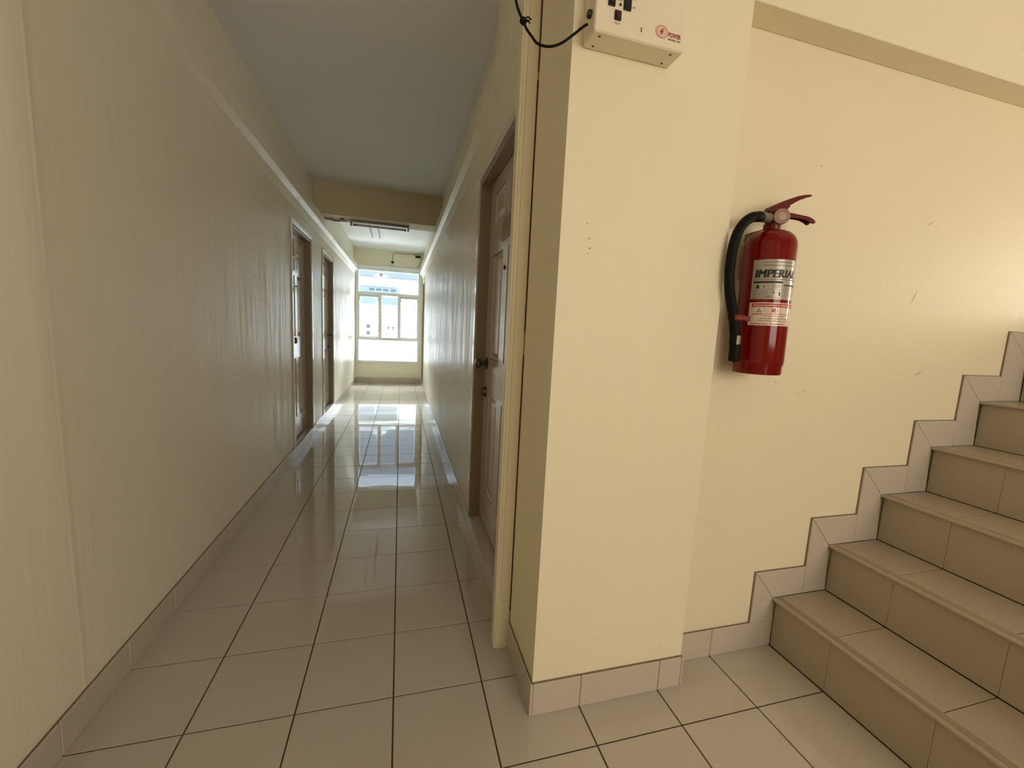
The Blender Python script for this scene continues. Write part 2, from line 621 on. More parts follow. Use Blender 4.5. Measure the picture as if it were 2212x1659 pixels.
def skirt_run(parent, axis, fixed, depth_dir, joints, h=SK, th=0.009, z0=0.0, m=None):
    """row of skirting tiles. axis 'x' or 'y' = running direction; fixed = wall face; depth_dir=+-1"""
    for a, c in zip(joints[:-1], joints[1:]):
        t = MB()
        d0, d1 = sorted((fixed, fixed + depth_dir * th))
        if axis == 'y':
            t.cbox(d0, d1, a + 0.001, c - 0.001, z0, z0 + h, 0.0018)
            o = ((d0 + d1) / 2, (a + c) / 2, z0)
        else:
            t.cbox(a + 0.001, c - 0.001, d0, d1, z0, z0 + h, 0.0018)
            o = ((a + c) / 2, (d0 + d1) / 2, z0)
        mk('tile', t, m or M_skirt, parent, o)


def grid_joints(a, c):
    js = [a]
    k = math.ceil((a + 0.02) / T)
    while k * T < c - 0.02:
        js.append(k * T)
        k += 1
    js.append(c)
    return js


EX0 = 1.378


def bed(name, x0, x1, y0, y1, z0, z1, line=None):
    t = MB()
    t.box(x0, x1, y0, y1, z0, z1)
    if line:
        t.box(*line)
    return struct(mk(name, t, M_sgrout))


bl = bed('baseboard_left', XL, XL + 0.0072, YREAR + 0.01, YB - 0.01, 0.0, SK - 0.002, (XL, XL + 0.0045, YREAR + 0.01, DL1[0] - 0.04, SK, SK + 0.0022))
js = [j for j in grid_joints(-1.2, YB)]
for a, c in zip(js[:-1], js[1:]):
    mid = (a + c) / 2
    skirt_run(bl, 'y', XL, 1, [a, c], h=(ZS if DL1[0] < mid < DL1[1] or DL2[0] < mid < DL2[1] else SK))
br = bed('baseboard_right', XR - 0.0072, XR, 0.485, YB - 0.01, 0.0, 0.083)
js = grid_joints(0.482, YB)
for a, c in zip(js[:-1], js[1:]):
    mid = (a + c) / 2
    inn = DR1[0] - .2 < mid < DR1[1]
    skirt_run(br, 'y', XR, -1, [a, min(c, YB)], h=(0.085 if inn else SK))
bf = bed('baseboard_far', XL + 0.01, XR - 0.01, YB - 0.0072, YB, 0.0, SK + 0.008)
skirt_run(bf, 'x', YB, -1, [XL + 0.009, -0.6, -0.3, 0, 0.3, XR - 0.009], h=SK + 0.01)
bp = bed('baseboard_pillar', 0.4255, XP, YP - 0.0072, YP, 0.0, 0.108, (0.4275, XP, YP - 0.0045, 0.42, 0.112, 0.1145))
skirt_run(bp, 'x', YP, -1, [0.432, 0.6, 0.9, 0.9899], h=0.112)
t = MB()
t.cbox(0.423, 0.432, 0.1325, 0.428, 0.0, 0.113, 0.0018)
mk('tile', t, M_skirt, bp, (0.4275, 0.28, 0))
t = MB()
t.cbox(0.9905, 0.9985, 0.133, YS - 0.0095, 0.0, 0.112, 0.0018)
mk('tile', t, M_skirt, bp, (0.994, 0.18, 0))
bs = bed('baseboard_stair', XP + 0.01, 1.49, YS - 0.0072, YS, 0.0, 0.108, (XP + 0.01, EX0, YS - 0.0045, YS, 0.112, 0.1142))
skirt_run(bs, 'x', YS, -1, [0.999, 1.2, 1.4955], h=0.112)

# stepped skirting: upright piece and mitred level piece per step
RX = [1.496, 1.756, 2.010, 2.262, 2.520, 2.778, 3.034]
ZT = [0.213, 0.4165, 0.6195, 0.822, 1.0245, 1.227, 1.4295]
EX = [1.380, 1.632, 1.874, 2.127, 2.376, 2.622, 2.872]
ZK = [0.330, 0.538, 0.741, 0.938, 1.138, 1.338, 1.538]
bz = struct(new_obj('baseboard_stringer', None, (1.38, YS, 0.113)))
YS0, YS1 = YS - 0.009, YS + 0.0005


def poly_tile(pts):
    # shrink slightly for the joint
    cx = sum(p[0] for p in pts) / len(pts)
    cz = sum(p[1] for p in pts) / len(pts)
    q = [(p[0] + (cx - p[0]) * 0.006, p[1] + (cz - p[1]) * 0.006) for p in pts]
    q2 = [(p[0] + (cx - p[0]) * 0.02, p[1] + (cz - p[1]) * 0.02) for p in pts]
    n = len(q)
    t = MB()
    vs = [(u, YS1, w) for u, w in q] + [(u, YS0 + 0.002, w) for u, w in q] + [(u, YS0, w) for u, w in q2]
    fs = [tuple(range(n)), tuple(range(2 * n, 3 * n))[::-1]]
    for i in range(n):
        j = (i + 1) % n
        fs += [(i, n + i, n + j, j), (n + i, 2 * n + i, 2 * n + j, n + j)]
    t.add(vs, fs)
    mk('tile', t, M_skirt, bz, (cx, YS0, cz))


for i in range(7):
    zl = 0.113 if i == 0 else ZT[i - 1]
    nx = RX[i] - 0.018
    poly_tile([(EX[i], zl), (RX[i] - 0.001, zl), (nx, ZT[i]), (EX[i], ZK[i])])
    e2 = EX[i + 1] if i < 6 else 4.66
    poly_tile([(nx, ZT[i]), (e2, ZT[i]), (e2, ZK[i]), (EX[i], ZK[i])])
    t = MB()
    t.box(EX[i] - 0.0022, e2, YS - 0.0045, YS, ZK[i], ZK[i] + 0.0022)
    t.box(EX[i] - 0.0022, EX[i] + 0.001, YS - 0.0045, YS, (0.114 if i == 0 else ZK[i - 1]), ZK[i])
    t.box(EX[i] + 0.002, e2, YS - 0.0065, YS, ZT[i] - 0.02, ZK[i] - 0.003)
    mk('mortar_line', t, M_sgrout, bz)

# ------------------------------------------------------------------ staircase
SY0, SY1 = -1.25, YS - 0.010
st = thing('staircase', 'beige tiled staircase with grooved nosings rising to the right beside the extinguisher', 'stairs', (1.5, -0.4, 0))
core = [(RX[0] + 0.011, 0.0)]
for i in range(7):
    core.append((RX[i] + 0.011, ZT[i] - 0.010))
    core.append((RX[i + 1] + 0.011 if i < 6 else XEAST - 0.004, ZT[i] - 0.010))
core.append((XEAST - 0.004, 0.0))
b = MB()
b.prism(core, 1, SY0 + 0.02, SY1)
mk('stair_body', b, M_grout, st)
b = MB()
b.prism([(RX[0], 0)] + [(p[0] - 0.011, p[1] + 0.01) for p in core[1:-1]] + [(XEAST - 0.004, 0)], 1, SY0, SY0 + 0.0195)
mk('side_face', b, M_near, st)
yj = [SY1, 0.0, -0.3, -0.6, -0.9, SY0 + 0.02]
for i in range(7):
    zl = 0.0 if i == 0 else ZT[i - 1]
    for a, c in zip(yj[1:], yj[:-1]):
        t = MB()
        t.cbox(RX[i], RX[i] + 0.0105, a + 0.0003, c - 0.0003, zl + 0.001, ZT[i] - 0.0125, 0.001)
        mk('riser_tile', t, M_stile, st, (RX[i], (a + c) / 2, zl))
        x1 = RX[i + 1] if i < 6 else XEAST - 0.004
        xs = [RX[i] + 0.024, x1 - 0.003] if i < 6 else [RX[i] + 0.024, RX[i] + 0.3, RX[i] + 0.6, RX[i] + 0.9, RX[i] + 1.2, RX[i] + 1.5, x1]
        if i == 6 and a < -0.95:
            xs = xs
        for xa, xb in zip(xs[:-1], xs[1:]):
            t = MB()
            t.cbox(xa, xb - 0.001, a + 0.0013, c - 0.0013, ZT[i] - 0.0095, ZT[i], 0.001)
            mk('tread_tile', t, M_stile, st, ((xa + xb) / 2, (a + c) / 2, ZT[i]))
    # grooved bullnose strip: a lip, five grooves, then the tread
    x0 = RX[i] - 0.020
    zt = ZT[i] + 0.0005
    pts = [(x0 + 0.003, zt - 0.012), (x0, zt - 0.009), (x0, zt - 0.004), (x0 + 0.003, zt), (x0 + 0.013, zt)]
    gx = x0 + 0.013
    for k in range(5):
        pts += [(gx + 0.0008, zt - 0.0022), (gx + 0.0028, zt - 0.0022), (gx + 0.0036, zt), (gx + 0.0060, zt)]
        gx += 0.0060
    pts += [(x0 + 0.0435, zt), (x0 + 0.0435, zt - 0.012)]
    b = MB()
    b.prism(pts, 1, SY0 + 0.002, SY1)
    gx = x0 + 0.013
    for k in range(5):
        b.box(gx + 0.0007, gx + 0.0029, SY0 + 0.003, SY1 - 0.001, zt - 0.0030, zt - 0.0017, 1)
        gx += 0.0060
    mk('nosing', b, [M_stile, M_groove], st)

# ------------------------------------------------------------------ doors


def build_door(name, side, y0, y1, zs, zh, knob_far=True, detail=True):
    X = XL if side < 0 else XR

    def xs(d0, d1):
        return sorted((X + side * d0, X + side * d1))
    root = struct(new_obj(name, None, (X + side * 0.05, (y0 + y1) / 2, zs)))
    # frame lining the recess
    f = MB()
    a, c = xs(-0.004, 0.095)
    f.cbox(a, c, y0, y0 + 0.028, zs, zh, 0.002)
    f.cbox(a, c, y1 - 0.028, y1, zs, zh, 0.002)
    f.cbox(a, c, y0 + 0.028, y1 - 0.028, zh - 0.03, zh, 0.002)
    mk('door_frame', f, M_frame, root)
    s = MB()
    a, c = xs(0.001, 0.09)
    s.cbox(a, c, y0 + 0.028, y1 - 0.028, zs - 0.012, zs + 0.003, 0.002)
    mk('threshold', s, M_skirt, root)
    k = MB()
    a, c = xs(-0.010, 0.0)
    k.cbox(a, c, y0 - 0.035, y0 - 0.001, SK if side < 0 else zs, zh + 0.035, 0.003)
    k.cbox(a, c, y1 + 0.001, y1 + 0.035, SK, zh + 0.035, 0.003)
    k.cbox(a, c, y0 - 0.001, y1 + 0.001, zh, zh + 0.035, 0.003)
    mk('casing', k, M_casing, root)
    # leaf of stiles, rails and six raised panels
    ya, yb = y0 + 0.030, y1 - 0.030
    za, zb = zs + 0.028, zh - 0.034
    W = yb - ya
    fr = 0.055   # front plane depth
    sy = 0.115 * W / 0.77
    my = 0.10 * W / 0.77
    pw = (W - 2 * sy - my) / 2
    rows = [(zs + 0.215, zs + 0.78), (zs + 0.985, zs + 1.545), (zs + 1.715, zs + 1.865)]
    lf = MB()
    a, c = xs(fr + 0.012, fr + 0.038)
    lf.box(a, c, ya, yb, za, zb)
    a, c = xs(fr, fr + 0.012)
    cols = [(ya, ya + sy), (ya + sy + pw, ya + sy + pw + my), (yb - sy, yb)]
    for p, q in cols:
        lf.box(a, c, p, q, za, zb)
    zz = [za] + [v for rr in rows for v in rr] + [zb]
    for k2 in range(0, len(zz), 2):
        for p, q in ((ya + sy, ya + sy + pw), (ya + sy + pw + my, yb - sy)):
            lf.box(a, c, p, q, zz[k2], zz[k2 + 1])
    leaf = mk('door_leaf', lf, M_door, root)
    for (p, q) in ((ya + sy, ya + sy + pw), (ya + sy + pw + my, yb - sy)):
        for (u, v) in rows:
            t = MB()
            xo, xi, xm = X + side * (fr + 0.0125), X + side * (fr + 0.002), X + side * (fr + 0.0125)
            e0, e1 = 0.004, 0.040
            n = []
            for e, xx in ((e0, X + side * (fr + 0.003)), (0.016, xo), (e1, xi)):
                n += [(xx, p + e, u + e), (xx, q - e, u + e), (xx, q - e, v - e), (xx, p + e, v - e)]
            fs = []
            for kk in range(2):
                for i in range(4):
                    j = (i + 1) % 4
                    fs.append((kk * 4 + i, kk * 4 + j, kk * 4 + 4 + j, kk * 4 + 4 + i))
            fs.append((8, 9, 10, 11))
            if side > 0:
                fs = [tuple(reversed(ff)) for ff in fs]
            t.add(n, fs)
            mk('panel', t, M_door, leaf)
    ax = Vector((-side, 0, 0))
    F = X + side * fr
    ky = (yb - 0.060) if knob_far else (ya + 0.060)
    kz = zs + 0.955
    kn = MB()
    kn.lathe([(0.034, 0), (0.034, 0.004), (0.026, 0.009), (0.012, 0.012), (0.011, 0.030), (0.019, 0.036), (0.027, 0.046), (0.028, 0.056), (0.022, 0.066), (0.008, 0.070)], (F, ky, kz), ax, 24)
    mk('door_knob', kn, M_brass, leaf)
    db = MB()
    db.lathe([(0.030, 0), (0.029, 0.006), (0.021, 0.024), (0.019, 0.026)], (F, ky, kz - 0.165), ax, 24)
    mk('deadbolt', db, M_brass, leaf)
    ph = MB()
    ph.lathe([(0.010, 0), (0.010, 0.004), (0.006, 0.006)], (F, (ya + yb) / 2, zs + 1.45), ax, 16)
    mk('peephole', ph, M_black, leaf)
    # number plate holder on the rail between top and middle panels, empty of readable figures
    pm = (ya + yb) / 2
    a, c = xs(fr - 0.004, fr)
    pl = MB()
    pl.cbox(a, c, pm - 0.075, pm + 0.075, zs + 1.585, zs + 1.690, 0.001)
    o = mk('number_plate', pl, M_door if side < 0 else M_frame, leaf)
    if side < 0:
        e = MB()
        a, c = xs(fr - 0.0052, fr - 0.0038)
        e.box(a, c, pm - 0.062, pm - 0.052, zs + 1.60, zs + 1.675)
        e.box(a, c, pm + 0.022, pm + 0.032, zs + 1.60, zs + 1.675)
        e.box(a, c, pm - 0.052, pm + 0.022, zs + 1.60, zs + 1.605)
        mk('plate_border', e, M_black, leaf)
    return root


build_door('door_1', -1, *DL1, ZS, ZH, knob_far=False)
build_door('door_2', -1, *DL2, ZS, ZH, knob_far=True)
build_door('door_3', 1, *DR1, 0.085, 2.06, knob_far=True)
build_door('door_4', 1, *DR2, 0.05, 2.09, knob_far=False)

# door post standing proud at the corridor mouth
b = MB()
b.cbox(0.380, 0.4318, 0.430, 0.480, 0.0, ZC, 0.004)
b.cbox(0.372, 0.381, 0.434, 0.478, 0.0, ZC, 0.003)
post = struct(mk('trim_5', b, M_post), 'cream timber door post standing proud between the pillar and the nearest door', 'post')
b = MB()
b.box(0.3905, 0.3917, 0.4292, 0.4302, 0.20, 2.55)
b.box(0.3917, 0.4250, 0.4292, 0.4302, 0.20, 0.2012)
mk('post_groove', b, M_scuff, post)
b = MB()
b.box(0.4285, 0.4318, 0.4255, 0.4296, 0.16, 1.15)
b.box(0.4285, 0.4318, 0.4255, 0.4296, 1.23, 2.05)
b.box(0.4285, 0.4318, 0.4255, 0.4296, 2.08, 2.6)
mk('gap_crack', b, M_crack, post)

# ------------------------------------------------------------------ lettering helper


def text_geo(s, size, shear=0.0, offset=0.0, align='LEFT', spacing=1.0):
    cu = bpy.data.curves.new('t', 'FONT')
    cu.body = s
    cu.size = size
    cu.shear = shear
    cu.offset = offset
    cu.align_x = align
    cu.space_character = spacing
    cu.resolution_u = 4
    o = bpy.data.objects.new('t', cu)
    COL.objects.link(o)
    dg = bpy.context.evaluated_depsgraph_get()
    ev = o.evaluated_get(dg)
    me = ev.to_mesh()
    vs = [tuple(v.co) for v in me.vertices]
    fs = [tuple(p.vertices) for p in me.polygons]
    ev.to_mesh_clear()
    bpy.data.objects.remove(o)
    bpy.data.curves.remove(cu)
    return vs, fs


def rect(u0, u1, v0, v1, nu=1):
    vs, fs = [], []
    for k in range(nu + 1):
        u = u0 + (u1 - u0) * k / nu
        vs += [(u, v0, 0), (u, v1, 0)]
    for k in range(nu):
        fs.append((2 * k, 2 * k + 2, 2 * k + 3, 2 * k + 1))
    return vs, fs


# ------------------------------------------------------------------ fire extinguisher
EO = Vector((1.166, 0.148, 1.130))
ext = thing('fire_extinguisher', 'red fire extinguisher with black hose hanging on the cream staircase wall', 'extinguisher', EO)
TILT = -0.019


def ex(x, y, z):
    """tilt about the tank centre so that the foot swings a little to the right"""
    dz = z - 1.36
    return (x - dz * 0.019, y, z)


def mkx(name, mb, m, parent=None):
    mb.v = [ex(*p) for p in mb.v]
    return mk(name, mb, m, parent or ext, EO)


TR = 0.0765
b = MB()
b.lathe([(0.062, 1.131), (0.0705, 1.133), (0.0725, 1.137), (0.0725, 1.158), (0.0745, 1.162), (TR - 0.0005, 1.170), (TR, 1.176), (TR, 1.545), (TR - 0.002, 1.558),
         (TR - 0.008, 1.572), (TR - 0.020, 1.584), (0.040, 1.592), (0.026, 1.596), (0.024, 1.597)], (1.166, 0.148, 0), n=96)
tank = mkx('tank', b, M_red)
b = MB()
b.lathe([(0.024, 1.594), (0.0255, 1.599), (0.0255, 1.614), (0.022, 1.617)], (1.166, 0.148, 0), n=32)
mkx('neck_ring', b, M_red2)
b = MB()
b.lathe([(0.019, 1.612), (0.0195, 1.645), (0.016, 1.652)], (1.163, 0.148, 0), n=24)
b.cbox(1.143, 1.180, 0.132, 0.164, 1.622, 1.650, 0.003)
mkx('valve', b, M_rubber)
# levers: folded steel channels (outline in x-z, depth in y)
b = MB()
top = [(1.138, 1.636), (1.136, 1.652), (1.143, 1.664), (1.168, 1.677), (1.205, 1.694), (1.240, 1.708), (1.268, 1.716), (1.292, 1.720), (1.300, 1.717), (1.290, 1.712), (1.262, 1.704),
       (1.236, 1.690), (1.214, 1.677), (1.214, 1.672), (1.208, 1.668), (1.205, 1.661), (1.180, 1.650), (1.160, 1.640)]
b.prism(top, 1, 0.134, 0.1365)
b.prism(top, 1, 0.1575, 0.160)
b.prism([(1.136, 1.652), (1.143, 1.664), (1.168, 1.677), (1.205, 1.694), (1.240, 1.708), (1.268, 1.716), (1.292, 1.720), (1.300, 1.717),
         (1.290, 1.7165), (1.268, 1.7125), (1.240, 1.7045), (1.205, 1.6905), (1.168, 1.6735), (1.145, 1.660), (1.139, 1.651)], 1, 0.136, 0.158)
mkx('squeeze_lever', b, M_red2)
b = MB()
low = [(1.186, 1.640), (1.186, 1.656), (1.215, 1.656), (1.262, 1.654), (1.300, 1.652), (1.320, 1.646), (1.328, 1.640), (1.326, 1.634), (1.316, 1.632), (1.304, 1.638), (1.285, 1.643), (1.262, 1.644), (1.215, 1.642)]
b.prism(low, 1, 0.136, 0.1385)
b.prism(low, 1, 0.1575, 0.160)
b.prism([(1.186, 1.652), (1.186, 1.656), (1.215, 1.656), (1.262, 1.654), (1.300, 1.652), (1.320, 1.646), (1.328, 1.640), (1.325, 1.638), (1.318, 1.642), (1.300, 1.648), (1.262, 1.650), (1.215, 1.652)], 1, 0.138, 0.158)
mkx('carry_handle', b, M_red2)
# gauge facing the room
gd = Vector((-0.45, -0.88, 0.02)).normalized()
gc = Vector((1.172, 0.128, 1.633))
b = MB()
b.lathe([(0.017, -0.012), (0.0235, 0.006), (0.0245, 0.009), (0.0245, 0.014), (0.0225, 0.0165)], gc, gd, 32)
gauge = mkx('pressure_gauge', b, M_ivory)
b = MB()
b.lathe([(0.0125, 0.0160), (0.0125, 0.0172), (0.004, 0.0176)], gc, gd, 24)
mkx('gauge_face', b, M_ivory2, gauge)
# hose
HY = 0.120
q = (HY + 0.9766) / (0.13 + 0.9766)
hp = [(1.075, 1.626), (1.055, 1.6225), (1.030, 1.606), (1.008, 1.575), (0.996, 1.532), (0.992, 1.482), (0.994, 1.432), (1.003, 1.385), (1.016, 1.345), (1.028, 1.310), (1.036, 1.280), (1.041, 1.255)]
pts = [(0.0061 + (x - 0.0061) * q + 0.008, HY, 1.2349 + (z - 1.2349) * q) for x, z in hp]
pts = [(1.100, 0.135, 1.6285), (1.084, 0.128, 1.6275)] + pts
b = MB()
b.tube([ (p[0] + (p[2] - 1.36) * 0.019, p[1], p[2]) for p in pts], 0.0152, 20, sub=8)
hose = mkx('hose', b, M_rubber)
b = MB()
b.tube([(1.144, 0.142, 1.631), (1.124, 0.139, 1.6305), (1.100, 0.134, 1.6300)], 0.0155, 20, sub=1)
b.tube([(1.150, 0.143, 1.631), (1.138, 0.141, 1.631)], 0.0115, 16, sub=1)
mkx('hose_coupling', b, M_steel)
hx = pts[-1][0] - 0.002
b = MB()
b.lathe([(0.0150, 0.0), (0.0150, -0.034)], (hx, HY, 1.259), n=20)
b.lathe([(0.0165, 0.0), (0.0165, -0.052), (0.013, -0.056)], (hx + 0.005, HY, 1.227), n=20)
nz = mkx('nozzle', b, M_rubber)
b = MB()
b.lathe([(0.0160, 0.0), (0.0160, -0.028)], (hx + 0.003, HY, 1.254), n=20)
mkx('ferrule', b, M_steel, nz)
b = MB()
b.cbox(hx - 0.021, hx + 0.021, HY - 0.019, HY + 0.019, 1.300, 1.320, 0.004)
b.cbox(hx + 0.015, hx + 0.060, HY + 0.002, HY + 0.012, 1.302, 1.318, 0.002)
mkx('hose_clip', b, M_redstrap)
# wall bracket
b = MB()
b.box(1.146, 1.186, 0.218, 0.2358, 1.45, 1.60)
b.box(1.150, 1.182, 0.160, 0.219, 1.599, 1.603)
mkx('wall_bracket', b, M_steel)
# printed labels wrapped on the tank; u = arc length from the label's left edge
A0 = math.radians(194.0)


def wrap(vf, du, dv, lift):
    vs, fs = vf
    out = []
    for (u, v, _) in vs:
        a = A0 + (u + du) / TR
        rr = TR + lift
        out.append((1.166 + rr * math.cos(a), 0.148 + rr * math.sin(a), v + dv))
    return out, fs


LW = 0.185
l1 = MB()
l1.add(*wrap(rect(0, LW, 0, 0.122, 40), 0, 1.372, 0.0004), smooth=True)
lab1 = mkx('silver_label', l1, M_lab)
l2 = MB()
l2.add(*wrap(rect(0, LW, 0, 0.072, 40), 0.0, 1.290, 0.0004), smooth=True)
lab2 = mkx('cream_label', l2, M_lab2)
pr1 = MB()
vf = text_geo('IMPERIAL', 0.0355, shear=0.16, spacing=1.06)
umax = max(v[0] for v in vf[0])
sc = 0.128 / umax
vf = ([(v[0] * sc, v[1], 0) for v in vf[0]], vf[1])
for d_ in (-0.0018, -0.0012, -0.0006, 0.0, 0.0006, 0.0012, 0.0018):
    pr1.add(*wrap(vf, 0.0065 + d_, 1.4385, 0.0009 + d_ * 0.05))
pr1.add(*wrap(rect(0.006, 0.088, 0, 0.0060, 24), 0, 1.4215, 0.0008))
pr1.add(*wrap(rect(0.094, 0.150, 0, 0.0050, 16), 0, 1.4135, 0.0008))
pr1.add(*wrap(rect(0.015, 0.023, 0, 0.009, 3), 0, 1.4050, 0.0008))
pr1.add(*wrap(rect(0.017, 0.021, 0.008, 0.012, 3), 0, 1.4050, 0.0008))
pr1.add(*wrap(rect(0.0345, 0.0385, 0, 0.004, 3), 0, 1.409, 0.0008))
pr1.add(*wrap(rect(0.062, 0.066, 0, 0.004, 3), 0, 1.391, 0.0008))
pr1.add(*wrap(rect(0.0795, 0.0835, 0, 0.010, 3), 0, 1.383, 0.0008))
pr1.add(*wrap(rect(0.078, 0.080, 0.010, 0.013, 3), 0, 1.383, 0.0008))
for k in range(4):
    pr1.add(*wrap(([(0.038 + k * 0.006, 0, 0), (0.042 + k * 0.006, 0, 0), (0.0405 + k * 0.006, 0.004, 0)], [(0, 1, 2)]), 0, 1.379, 0.0008))
mkx('label_print', pr1, M_ink, lab1)['kind'] = 'stuff'
pg = MB()
rs = random.Random(3)


def fine_line(mb, u0, u1, v, h, lift=0.0008):
    u = u0
    while u < u1:
        w = rs.uniform(0.0025, 0.008)
        mb.add(*wrap(rect(u, min(u + w, u1), 0, h * rs.uniform(0.7, 1.1), 2), 0, v, lift))
        u += w + 0.0011


fine_line(pg, 0.030, 0.120, 1.4840, 0.0026)
fine_line(pg, 0.030, 0.130, 1.4745, 0.0022)
fine_line(pg, 0.006, 0.150, 1.4315, 0.0023)
for v, u1 in ((1.3965, 0.046), (1.3915, 0.048), (1.3865, 0.052), (1.3815, 0.030)):
    fine_line(pg, 0.009, u1, v, 0.0014)
for v in (1.4135, 1.4085):
    fine_line(pg, 0.058, 0.084, v, 0.0014)
for k in range(7):
    fine_line(pg, 0.095, 0.130, 1.4085 - k * 0.0048, 0.0012)
fine_line(pg, 0.003, 0.050, 1.3745, 0.0012)
for (u0, u1, v0, v1) in ((0.006, 0.0066, 1.377, 1.4215), (0.0874, 0.088, 1.377, 1.4215), (0.006, 0.088, 1.377, 1.3776), (0.006, 0.088, 1.4023, 1.4028)):
    pg.add(*wrap(rect(u0, u1, 0, v1 - v0, 24), 0, v0, 0.0007))
mkx('label_fine_print', pg, M_inkg, lab1)['kind'] = 'stuff'
pb = MB()
pb.add(*wrap(rect(0.008, LW - 0.006, 0, 0.0115, 40), 0, 1.3475, 0.0008))
vs, fs = text_geo('B', 0.0115, offset=0.0004)
fr_ = [(0.0645, 0.0758, 1.3310, 1.3322), (0.0645, 0.0758, 1.3422, 1.3434), (0.0645, 0.0662, 1.3310, 1.3434), (0.0741, 0.0758, 1.3310, 1.3434)]
for (u0, u1, v0, v1) in fr_:
    pb.add(*wrap(rect(u0, u1, 0, v1 - v0, 3), 0, v0, 0.0008))
pb.add(*wrap((vs, fs), 0.0665, 1.3332, 0.0009))
fine_line(pb, 0.012, 0.042, 1.3240, 0.0030)
fine_line(pb, 0.046, 0.130, 1.3250, 0.0020)
fine_line(pb, 0.042, 0.110, 1.3185, 0.0020)
fine_line(pb, 0.008, 0.058, 1.2935, 0.0032)
mkx('red_label_print', pb, M_inkr, lab2)['kind'] = 'stuff'
pc = MB()
fine_line(pc, 0.028, 0.120, 1.3105, 0.0022)
fine_line(pc, 0.028, 0.120, 1.3035, 0.0020)
fine_line(pc, 0.063, 0.110, 1.2940, 0.0030)
for k in range(3):
    fine_line(pc, 0.040, 0.052, 1.3400 - k * 0.0042, 0.0009)
for k in range(2):
    fine_line(pc, 0.079, 0.092, 1.3385 - k * 0.005, 0.0009)
mkx('label_fine_print', pc, M_inkg, lab2)['kind'] = 'stuff'
pd = MB()
vs, fs = text_geo('A', 0.0085)
pd.add(*wrap((vs, fs), 0.0265, 1.3325, 0.0009))
tri = [(0.022, 0.0), (0.0375, 0.0), (0.0298, 0.0130)]
tin = [(0.0243, 0.0013), (0.0352, 0.0013), (0.0298, 0.0104)]
vs = [(u, v, 0) for u, v in tri + tin]
pd.add(*wrap((vs, [(0, 1, 4, 3), (1, 2, 5, 4), (2, 0, 3, 5)]), 0, 1.3312, 0.0008))
mkx('green_label_print', pd, M_inkgr, lab2)['kind'] = 'stuff'
ph_ = MB()
u = 0.012
while u < 0.150:           # unreadable pale script in the red band
    w = rs.uniform(0.002, 0.0035)
    h = rs.uniform(0.0035, 0.0060)
    ph_.add(*wrap(([(u, 0, 0), (u + w * 0.5, 0, 0), (u + w + 0.001, h, 0), (u + w * 0.6, h, 0)], [(0, 1, 2, 3)]), 0, 1.3500, 0.0011))
    ph_.add(*wrap(rect(u, u + w, 0, 0.0011, 1), 0, 1.3500 + rs.choice((0, 0.002, 0.0045)), 0.0011))
    u += w + (0.0008 if rs.random() < 0.88 else 0.005)
mkx('pale_label_script', ph_, M_lab2, lab2)['kind'] = 'stuff'

# ------------------------------------------------------------------ power supply box on the pillar
BX0, BX1, BY0, BY1, BZ0, BZ1 = 0.462, 0.7225, 0.072, YP, 1.987, 2.26
pbx = thing('power_supply_box', 'beige metal power supply box with black switches mounted high on the pillar', 'box', ((BX0 + BX1) / 2, BY1, BZ0))
b = MB()
b.cbox(BX0, BX1, BY0, BY1 - 0.0005, BZ0, BZ1, 0.0035)
casebox = mk('case', b, M_box, pbx)


def rocker(x0, x1, z0, z1, m, name, rim=M_black):
    t = MB()
    t.cbox(x0, x1, BY0 - 0.004, BY0 + 0.002, z0, z1, 0.001)
    h = mk(name, t, rim, pbx)
    t = MB()
    zc = (z0 + z1) / 2
    t.prism([(BY0 - 0.0035, z0 + 0.003), (BY0 - 0.009, z0 + 0.004), (BY0 - 0.0055, zc), (BY0 - 0.0045, z1 - 0.003), (BY0 - 0.0035, z1 - 0.003)], 0, x0 + 0.003, x1 - 0.003)
    mk('rocker_cap', t, m, h)


rocker(0.494, 0.513, 2.050, 2.090, M_black, 'rocker_switch')
rocker(0.5365, 0.5575, 2.049, 2.086, M_black, 'rocker_switch')
M_dred = mat('dark_red_button', (0.06, 0.012, 0.010), 0.35)
rocker(0.5135, 0.5315, 2.0215, 2.0435, M_dred, 'push_button')
b = MB()
b.lathe([(0.0032, 0), (0.0032, 0.002)], (0.5275, BY0, 2.0585), (0, -1, 0), 12)
mk('indicator_hole', b, M_ink, pbx)
b = MB()
b.box(0.5905, 0.5925, BY0 - 0.001, BY0 + 0.001, 2.010, 2.021)
mk('indicator_hole', b, M_ink, pbx)


def box_text(s, x, z, size, m, name, shear=0.0, off=0.0, width=None):
    vs, fs = text_geo(s, size, shear, off)
    if width:
        k = width / max(v[0] for v in vs)
        vs = [(v[0] * k, v[1], 0) for v in vs]
    t = MB()
    t.add([(x + u, BY0 - 0.0006, z + v) for u, v, _ in vs], fs)
    mk(name, t, m, pbx)


